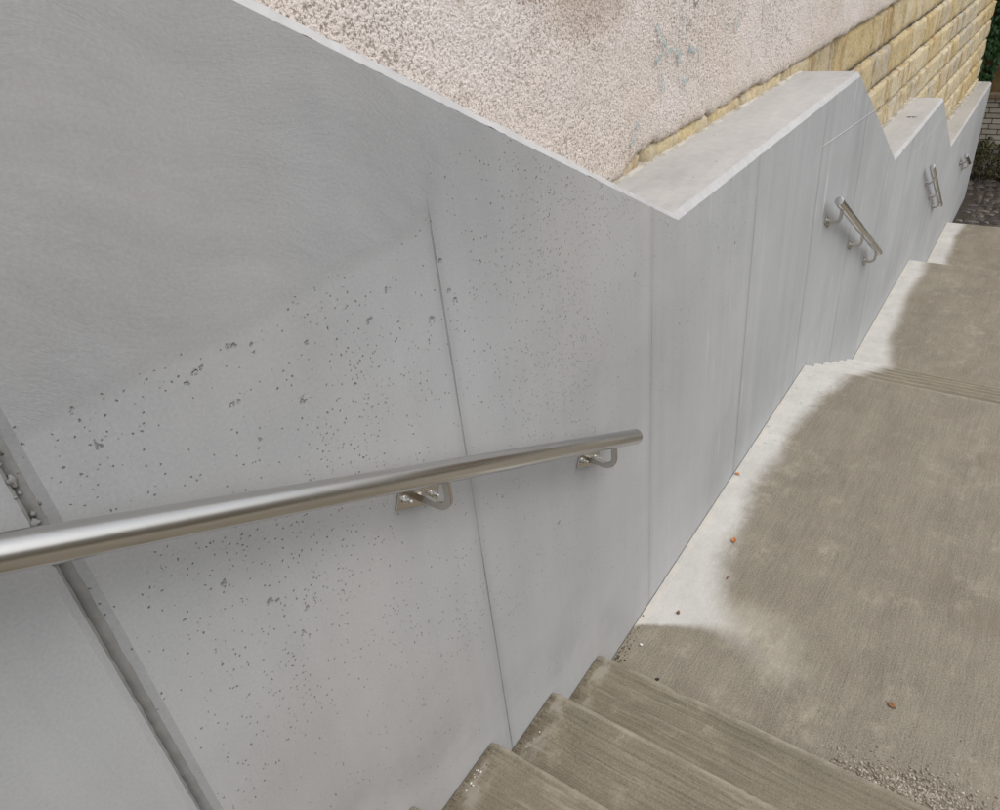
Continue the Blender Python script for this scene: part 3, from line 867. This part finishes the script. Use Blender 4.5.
# mortar bead where coping and old wall meet
for (xa, xb_) in ((2.38, 4.95), (6.80, 9.03), (10.75, 14.66)):
    bead = MB(); xs = np.arange(xa, xb_, .02)
    vs = []; fs = []
    for x in xs:
        zt = top(x)
        w = .016 + .022*fbm(x*4., 31.) + .012*fbm(x*17., 13.)
        if xa > 10: w += .010 + .016*fbm(x*2.3, 3.)
        w = max(.004, w)
        hgt = max(.003, .008 + .016*fbm(x*6., 51.) + .008*fbm(x*25., 3.))
        y0 = yb(x)+.03
        vs += [(x, y0-.035-w, zt-.004), (x, y0-.035-w*.92, zt+.004), (x, y0-.03-w*.4, zt+.008+.004*fbm(x*20., 2.)), (x, y0-.02, zt+hgt*.6), (x, y0, zt+hgt)]
    for i in range(len(xs)-1):
        for k2 in range(4): fs.append((i*5+k2, (i+1)*5+k2, (i+1)*5+k2+1, i*5+k2+1))
    bead.add(vs, fs); bead.build('mortar_bead', M_BEAD, bld, True)
# faded spray marks on the plaster
def stroke(pts, w):
    gm = MB()
    pts = [Vector((p[0], 0, p[1])) for p in pts]
    out = []
    for a, b in zip(pts, pts[1:]):
        for k2 in range(8): out.append(a.lerp(b, k2/8))
    out.append(pts[-1])
    vs = []
    for i, p in enumerate(out):
        d = (out[min(i+1, len(out)-1)]-out[max(0, i-1)]).normalized()
        nn = Vector((-d.z, 0, d.x))
        ww = 1.5*w*(.7+.5*fbm(p.x*30., p.z*30., w*99))*(.6 if i in (0, len(out)-1) else 1)
        for sg in (-1, 1):
            q = p + nn*ww*sg
            vs.append((q.x, yb(q.x)-.0285, q.z))
    gm.add(vs, [(2*i, 2*i+1, 2*i+3, 2*i+2) for i in range(len(out)-1)])
    gm.build('spray_mark', M_GRAF, bld)
stroke([(2.963, -.341), (2.985, -.395), (3.035, -.425), (3.02, -.445), (2.95, -.475)], .009)
stroke([(3.184, -.335), (3.188, -.43)], .004)
stroke([(3.06, -.455), (3.113, -.448), (3.165, -.475), (3.175, -.52)], .010)
stroke([(3.25, -.475), (3.30, -.480), (3.345, -.497)], .012)
stroke([(3.388, -.482), (3.39, -.53)], .007)
stroke([(3.175, -.545), (3.20, -.575), (3.255, -.61), (3.27, -.60)], .009)
stroke([(3.0, -.52), (3.0, -.56), (3.035, -.595)], .007)
stroke([(2.80, -.66), (2.77, -.70), (2.735, -.745)], .012)
stroke([(3.69, -.43), (3.69, -.452)], .011)
stroke([(3.83, -.40), (3.80, -.455), (3.82, -.475)], .009)

# ------------------------------------------------------------------ FAR BOUNDARY WALL, IVY, BUSH
FX = 16.0
fw = thing('boundary_wall', (FX+.15, 1.5, GZ), 'low pale brick boundary wall with tan upper wall closing the yard', 'wall')
s = MB(); s.box((FX+.19, 1.0, (GZ-3.19)/2), Vector((.175, 0, 0)), Vector((0, 5.5, 0)), Vector((0, 0, (-3.19-GZ)/2+.03)))
s.build('brick_joints', M_BMORT, fw)
s = MB()
z = GZ; row = 0
while z < -3.24:
    h = .086
    y = -4.4 + (.12 if row % 2 else 0) + random.uniform(-.03, .03)
    while y < 6.4:
        w = random.choice((.225, .235, .24, .115)) + random.uniform(-.008, .008)
        dx = random.uniform(-.004, .004)
        vv = []
        x0 = FX + dx
        for (aa, bb, cc) in ((0, 0, .012), (1, 0, .012), (1, 1, .012), (0, 1, .012)):
            vv.append((x0+.03, y+.004+aa*(w-.008), z+.005+bb*(h-.010)))
        for (aa, bb) in ((0, 0), (1, 0), (1, 1), (0, 1)):
            vv.append((x0+random.uniform(-.002, .002), y+.007+aa*(w-.014)+random.uniform(-.002, .002), z+.008+bb*(h-.016)+random.uniform(-.002, .002)))
        s.add(vv, [(7, 6, 5, 4), (0, 1, 5, 4), (1, 2, 6, 5), (2, 3, 7, 6), (3, 0, 4, 7)], random.random())
        y += w
    z += .0895; row += 1
s.build('brickwork', M_BRICK, fw)
s = MB(); s.box((FX+.16, 1.0, -3.165), Vector((.22, 0, 0)), Vector((0, 5.5, 0)), Vector((0, 0, .035)))
o = s.build('ledge', M_LEDGE, fw); bevel(o, .01, 2)
s = MB(); s.box((FX+.30, 1.0, -1.4), Vector((.15, 0, 0)), Vector((0, 5.5, 0)), Vector((0, 0, 1.728)))
s.build('upper_wall', M_TAN, fw)

def leaf_mb(mb, c, nrm, size, t, lobes=3):
    nrm = Vector(nrm).normalized(); c = Vector(c)
    up = Vector((random.uniform(-.6, .6), random.uniform(-.6, .6), -1)); up = (up - nrm*up.dot(nrm)).normalized()
    sd = nrm.cross(up)
    ol = [(0, -.35), (.38, -.45), (.55, -.05), (.36, .12), (.22, .55), (0, .85), (-.22, .55), (-.36, .12), (-.55, -.05), (-.38, -.45)]
    vv = [c + nrm*.10*size] + [c + sd*(a*size) + up*(b*size) - nrm*(abs(a)*.25*size) for a, b in ol]
    mb.add(vv, [(0, i+1, (i+1) % 10+1) for i in range(10)], t)

ivy = thing('ivy', (FX, 1.4, -3.13), 'dark green ivy covering the tan upper wall beyond the building corner', 'climbing plant')
s = MB()
for i in range(3400):
    y = random.uniform(.7, 1.9) if i % 3 else random.uniform(.55, 3.6); z = random.uniform(-3.1, .1)
    low = fbm(y*1.6, z*1.6, 5., 3)
    # thin out near the ledge at the right, where bare wall shows
    if y < 1.07 and z < -2.35 - .5*fbm(y*5., 1.): continue
    if z < -2.95: continue
    cl = fbm(y*4., z*4., 9., 3)
    if cl < -.34: continue
    d = .03 + .16*random.random()**1.3 + .10*max(0, cl)
    leaf_mb(s, (FX+.13-d, y, z), (-1, random.uniform(-.7, .7), random.uniform(-.1, .9)), random.uniform(.05, .095), min(1, max(0, random.gauss(.42+.5*cl, .24))))
s.build('leaves', M_LEAF, ivy)
s = MB()
for i in range(16):
    y = random.uniform(.9, 3.3); z = -3.1; pts = []
    for k2 in range(14):
        pts.append((FX+.125, y, z)); y += random.uniform(-.12, .12); z += .22
    s.tube(pts, [.014-.0007*j for j in range(14)], 6)
s.build('stems', M_TWIG, ivy)

bush = thing('bush', (FX-.3, .95, GZ), 'small olive green bush at the foot of the pale brick wall', 'bush')
s = MB()
for i in range(1500):
    y = random.uniform(.25, 1.60); 
    hmax = (.64 if y > .85 else .64-.85*(.85-y)) * (1+.25*fbm(y*5., 3.))
    hmax = max(.12, hmax)
    z = hmax*random.random()**.7
    dep = .36*math.sqrt(max(0., 1-(z/hmax)**2))
    cl = fbm(y*6., z*6., 2., 3)
    if cl < -.38: continue
    leaf_mb(s, (FX-.02-dep*random.uniform(.2, 1.), y, GZ+z), (-1, random.uniform(-.8, .8), random.uniform(-.2, 1.)), random.uniform(.022, .045), min(1, max(0, random.gauss(.32+.7*cl, .24))))
s.build('leaves', M_BUSH, bush)
s = MB()
for i in range(24):
    y = random.uniform(.5, 1.4)
    pts = [(FX-.2, y, GZ-.01)]
    for k2 in range(5):
        p = pts[-1]; pts.append((p[0]+random.uniform(-.05, .05), p[1]+random.uniform(-.07, .07), p[2]+.10))
    s.tube(pts, [.009, .007, .006, .005, .004, .002], 6)
s.build('stems', M_TWIG, bush)

# ------------------------------------------------------------------ SMALL THINGS ON THE GROUND
def dead_leaf(loc, size, ang, mat, label, curl=.4):
    s = MB(); n = 9
    vs = []
    for i in range(n):
        u = i/(n-1)
        w = math.sin(math.pi*u**.8)*.30*(1+.25*fbm(u*6., ang))
        for j in (-2, -1, 0, 1, 2):
            v = j/2
            vs.append(((u-.5)*size, v*w*size, size*(.05 + curl*.35*(v*v)*(w/.3) + .16*curl*(u-.4)**2*4 + .05*fbm(u*5., v*3., ang))))
    fs = [(i*5+j, (i+1)*5+j, (i+1)*5+j+1, i*5+j+1) for i in range(n-1) for j in range(4)]
    s.add(vs, fs)
    root = thing('fallen_leaf', loc, label, 'leaf')
    root.rotation_euler = (0, 0, ang)
    o = s.build('blade', mat, None, True); o.parent = root
    sm = o.modifiers.new('thick', 'SOLIDIFY'); sm.thickness = .0006
    q = MB(); q.tube([(-size*.5, 0, size*.09), (-size*.66, size*.03, size*.05), (-size*.80, size*.10, size*.02)], [size*.02, size*.017, size*.014], 6)
    st_ = q.build('stalk', mat, None, True); st_.parent = root
    return root
dead_leaf((2.71, .81, L1Z+.001), .036, .35, M_ORANGE, 'curled orange dead leaf lying in the open on the large landing', .7)
dead_leaf((3.22, .978, L1Z+.001), .028, 1.2, M_ORANGE, 'tiny orange dead leaf tucked against the foot of the wall', .6)
dead_leaf((2.133, -.012, L1Z+.001), .036, -1.9, M_BROWN, 'flat brown dead leaf lying uphill of the gravel heap on the landing', .25)
dead_leaf((8.145, 1.15, -1.816), .085, 1.62, M_DARK, 'dark shrivelled leaf lying on the second raised coping', .05)

s = MB(); blob(s, (0, 0, .004), .0062, (1, 1.2, .7), 0, .4, 3.)
o = s.build('pebble', M_PEB, None, True); o.location = (1.917, .925, L1Z); tag(o, 'single white pebble beside the wall just below the lowest step', 'pebble')
s = MB()
for i in range(5): blob(s, (random.uniform(-.011, .011), random.uniform(-.005, .005), .004), random.uniform(.0025, .0045), (1.3, 1, .8), 0, .6, i*2.)
o = s.build('debris_clump', M_DARK, None, True); o.location = (1.798, .792, L1Z); tag(o, 'dark wet clump of debris against the edge of the lowest step', 'debris')
s = MB(); blob(s, (0, 0, .004), .0075, (1.2, 1, .7), 0, .5, 9.); blob(s, (.008, .002, .003), .004, (1.2, 1, .7), 0, .5, 5.)
o = s.build('seed_husk', M_BROWN, None, True); o.location = (2.157, .861, L1Z); tag(o, 'round brown seed husk on the pale dry strip of the landing', 'seed husk')
s = MB(); s.tube([(-.012, 0, .003), (0, .002, .005), (.013, -.003, .003)], [.0022, .003, .0018], 8)
o = s.build('twig', M_BROWN, None, True); o.location = (2.463, .748, L1Z); tag(o, 'short brown twig lying at the edge of the dry strip', 'twig')

# gravel heap swept against the last step, loose grit elsewhere
s = MB()
def pebble(mb, c, r, t):
    bm = bmesh.new(); bmesh.ops.create_icosphere(bm, subdivisions=1, radius=1)
    sd = random.random()*99; ax = (random.uniform(.8, 1.3), random.uniform(.7, 1.2), random.uniform(.5, .9))
    a = random.uniform(0, 6.28); ca, sa = math.cos(a), math.sin(a)
    vv = []
    for v in bm.verts:
        k = 1+.35*noise.noise(Vector((v.co.x*1.2+sd, v.co.y*1.2, v.co.z*1.2)))
        x, y, z = v.co.x*ax[0]*k*r, v.co.y*ax[1]*k*r, v.co.z*ax[2]*k*r
        vv.append((c[0]+x*ca-y*sa, c[1]+x*sa+y*ca, c[2]+z))
    mb.add(vv, [[q.index for q in f.verts] for f in bm.faces], t); bm.free()
for i in range(2600):
    # the heap runs along the foot of the step, thickest in its middle
    y = random.gauss(-.14, .13)
    d = abs(random.gauss(0, .055))
    x = 1.725 + .055 + d + .05*max(-1, min(1, -(y+.14)/.2)) * .6
    x += .025*fbm(y*9., 2.)
    if x < 1.712 or y > .13: continue
    r = random.choice((.0018, .0024, .003, .0038, .005)) * random.uniform(.7, 1.2)
    pebble(s, (x, y, L1Z + r*.45), r, random.random()**1.6)
for i in range(420):
    y = random.gauss(-.15, .30); x = 1.72 + abs(random.gauss(0, .22))
    r = random.uniform(.001, .0028)
    pebble(s, (x, y, L1Z + r*.45), r, random.random())
gv = s.build('gravel', M_GRAV); gv['kind'] = 'stuff'; tag(gv, 'heap of mixed brown and pale gravel swept against the lowest step', 'gravel')
s = MB()
def tread_z(x):
    for i, (nx_, nz_) in enumerate(N1):
        if x < nx_: return nz_
    return L1Z
for i in range(330):
    x = random.uniform(.3, 1.66); y = .992 - abs(random.gauss(0, .012))
    nn = min(abs(x-q[0]) for q in N1)
    if nn < .015: continue
    r = random.uniform(.0008, .0024)
    pebble(s, (x, y, tread_z(x)+r*.3), r, random.random()**2.2)
for i in range(110):
    x = 1.72 + abs(random.gauss(0, .13)); y = .990 - abs(random.gauss(0, .016)); r = random.uniform(.0012, .004)
    pebble(s, (x, y, L1Z+r*.3), r, random.random()**3)
for q in N1[-4:]:                                                    # grit lying at the back of each tread
    for i in range(60):
        y = random.uniform(.1, .99); x = q[0] + .006 + abs(random.gauss(0, .010)); r = random.uniform(.0008, .0022)
        pebble(s, (x, y, tread_z(x)+r*.3), r, random.random()**2)
gr = s.build('grit', M_GRIT); gr['kind'] = 'stuff'; tag(gr, 'dark silt and grit caught between the treads and the wall', 'grit')
s = MB()
for (x0, sp_, n_) in ((.42, .09, 14), (.86, .05, 8), (1.2, .08, 7)):
    for i in range(n_):
        x = random.gauss(x0, sp_); r = random.uniform(.0015, .0036)
        if min(abs(x-q[0]) for q in N1) < .02: continue
        pebble(s, (x, .985-abs(random.gauss(0, .02)), tread_z(x)+r*.4), r, random.random())
wc = s.build('plaster_crumbs', M_PEB); wc['kind'] = 'stuff'; tag(wc, 'white crumbs of plaster scattered beside the wall on the treads', 'crumbs')

# ------------------------------------------------------------------ CAMERA
cam = bpy.data.cameras.new('camera'); co = bpy.data.objects.new('camera', cam); COL.objects.link(co)
RX = [(0.57032976, -0.48833922, 0.66049131), (-0.81508231, -0.23679174, 0.52874427), (-0.10180768, -0.83991338, -0.53308603)]
rg = Vector((RX[0][0], RX[1][0], RX[2][0])); dn = Vector((RX[0][1], RX[1][1], RX[2][1])); fw_ = Vector((RX[0][2], RX[1][2], RX[2][2]))
m = Matrix(((rg.x, -dn.x, -fw_.x, 0), (rg.y, -dn.y, -fw_.y, 0), (rg.z, -dn.z, -fw_.z, 0), (0, 0, 0, 1)))
co.matrix_world = m
cam.sensor_fit = 'HORIZONTAL'; cam.sensor_width = 36.; cam.lens = 36.*733.07/1000.
cam.clip_start = .02; cam.clip_end = 400.
SC.camera = co

# ------------------------------------------------------------------ LIGHT
SUN_EL, SUN_AZ = R(56), R(-78)        # azimuth measured from +x towards +y: over the open side of the stairs, a little ahead
sun = bpy.data.lights.new('sun', 'SUN'); so = bpy.data.objects.new('sun', sun); COL.objects.link(so)
sd = Vector((math.cos(SUN_EL)*math.cos(SUN_AZ), math.cos(SUN_EL)*math.sin(SUN_AZ), math.sin(SUN_EL)))
so.rotation_euler = sd.to_track_quat('Z', 'Y').to_euler(); so.location = sd*20
sun.energy = .55; sun.angle = R(62); sun.color = (1., .97, .93)
w = bpy.data.worlds.new('World'); SC.world = w; w.use_nodes = True
nt = w.node_tree; bg = nt.nodes['Background']
sky = nt.nodes.new('ShaderNodeTexSky'); sky.sky_type = 'NISHITA'; sky.sun_disc = False
sky.sun_elevation = SUN_EL; sky.sun_rotation = math.pi/2 - SUN_AZ
sky.air_density = 1.0; sky.dust_density = 4.0; sky.ozone_density = 1.0
hs = nt.nodes.new('ShaderNodeHueSaturation'); hs.inputs['Saturation'].default_value = .22; hs.inputs['Value'].default_value = 1.22
nt.links.new(sky.outputs[0], hs.inputs['Color']); nt.links.new(hs.outputs[0], bg.inputs['Color'])
bg.inputs['Strength'].default_value = .15
SC.view_settings.view_transform = 'Standard'; SC.view_settings.look = 'None'
SC.view_settings.exposure = 0.; SC.view_settings.gamma = 1.; SC.view_settings.use_curve_mapping = False
SC.cycles.use_denoising = True
SC.cycles.max_bounces = 6
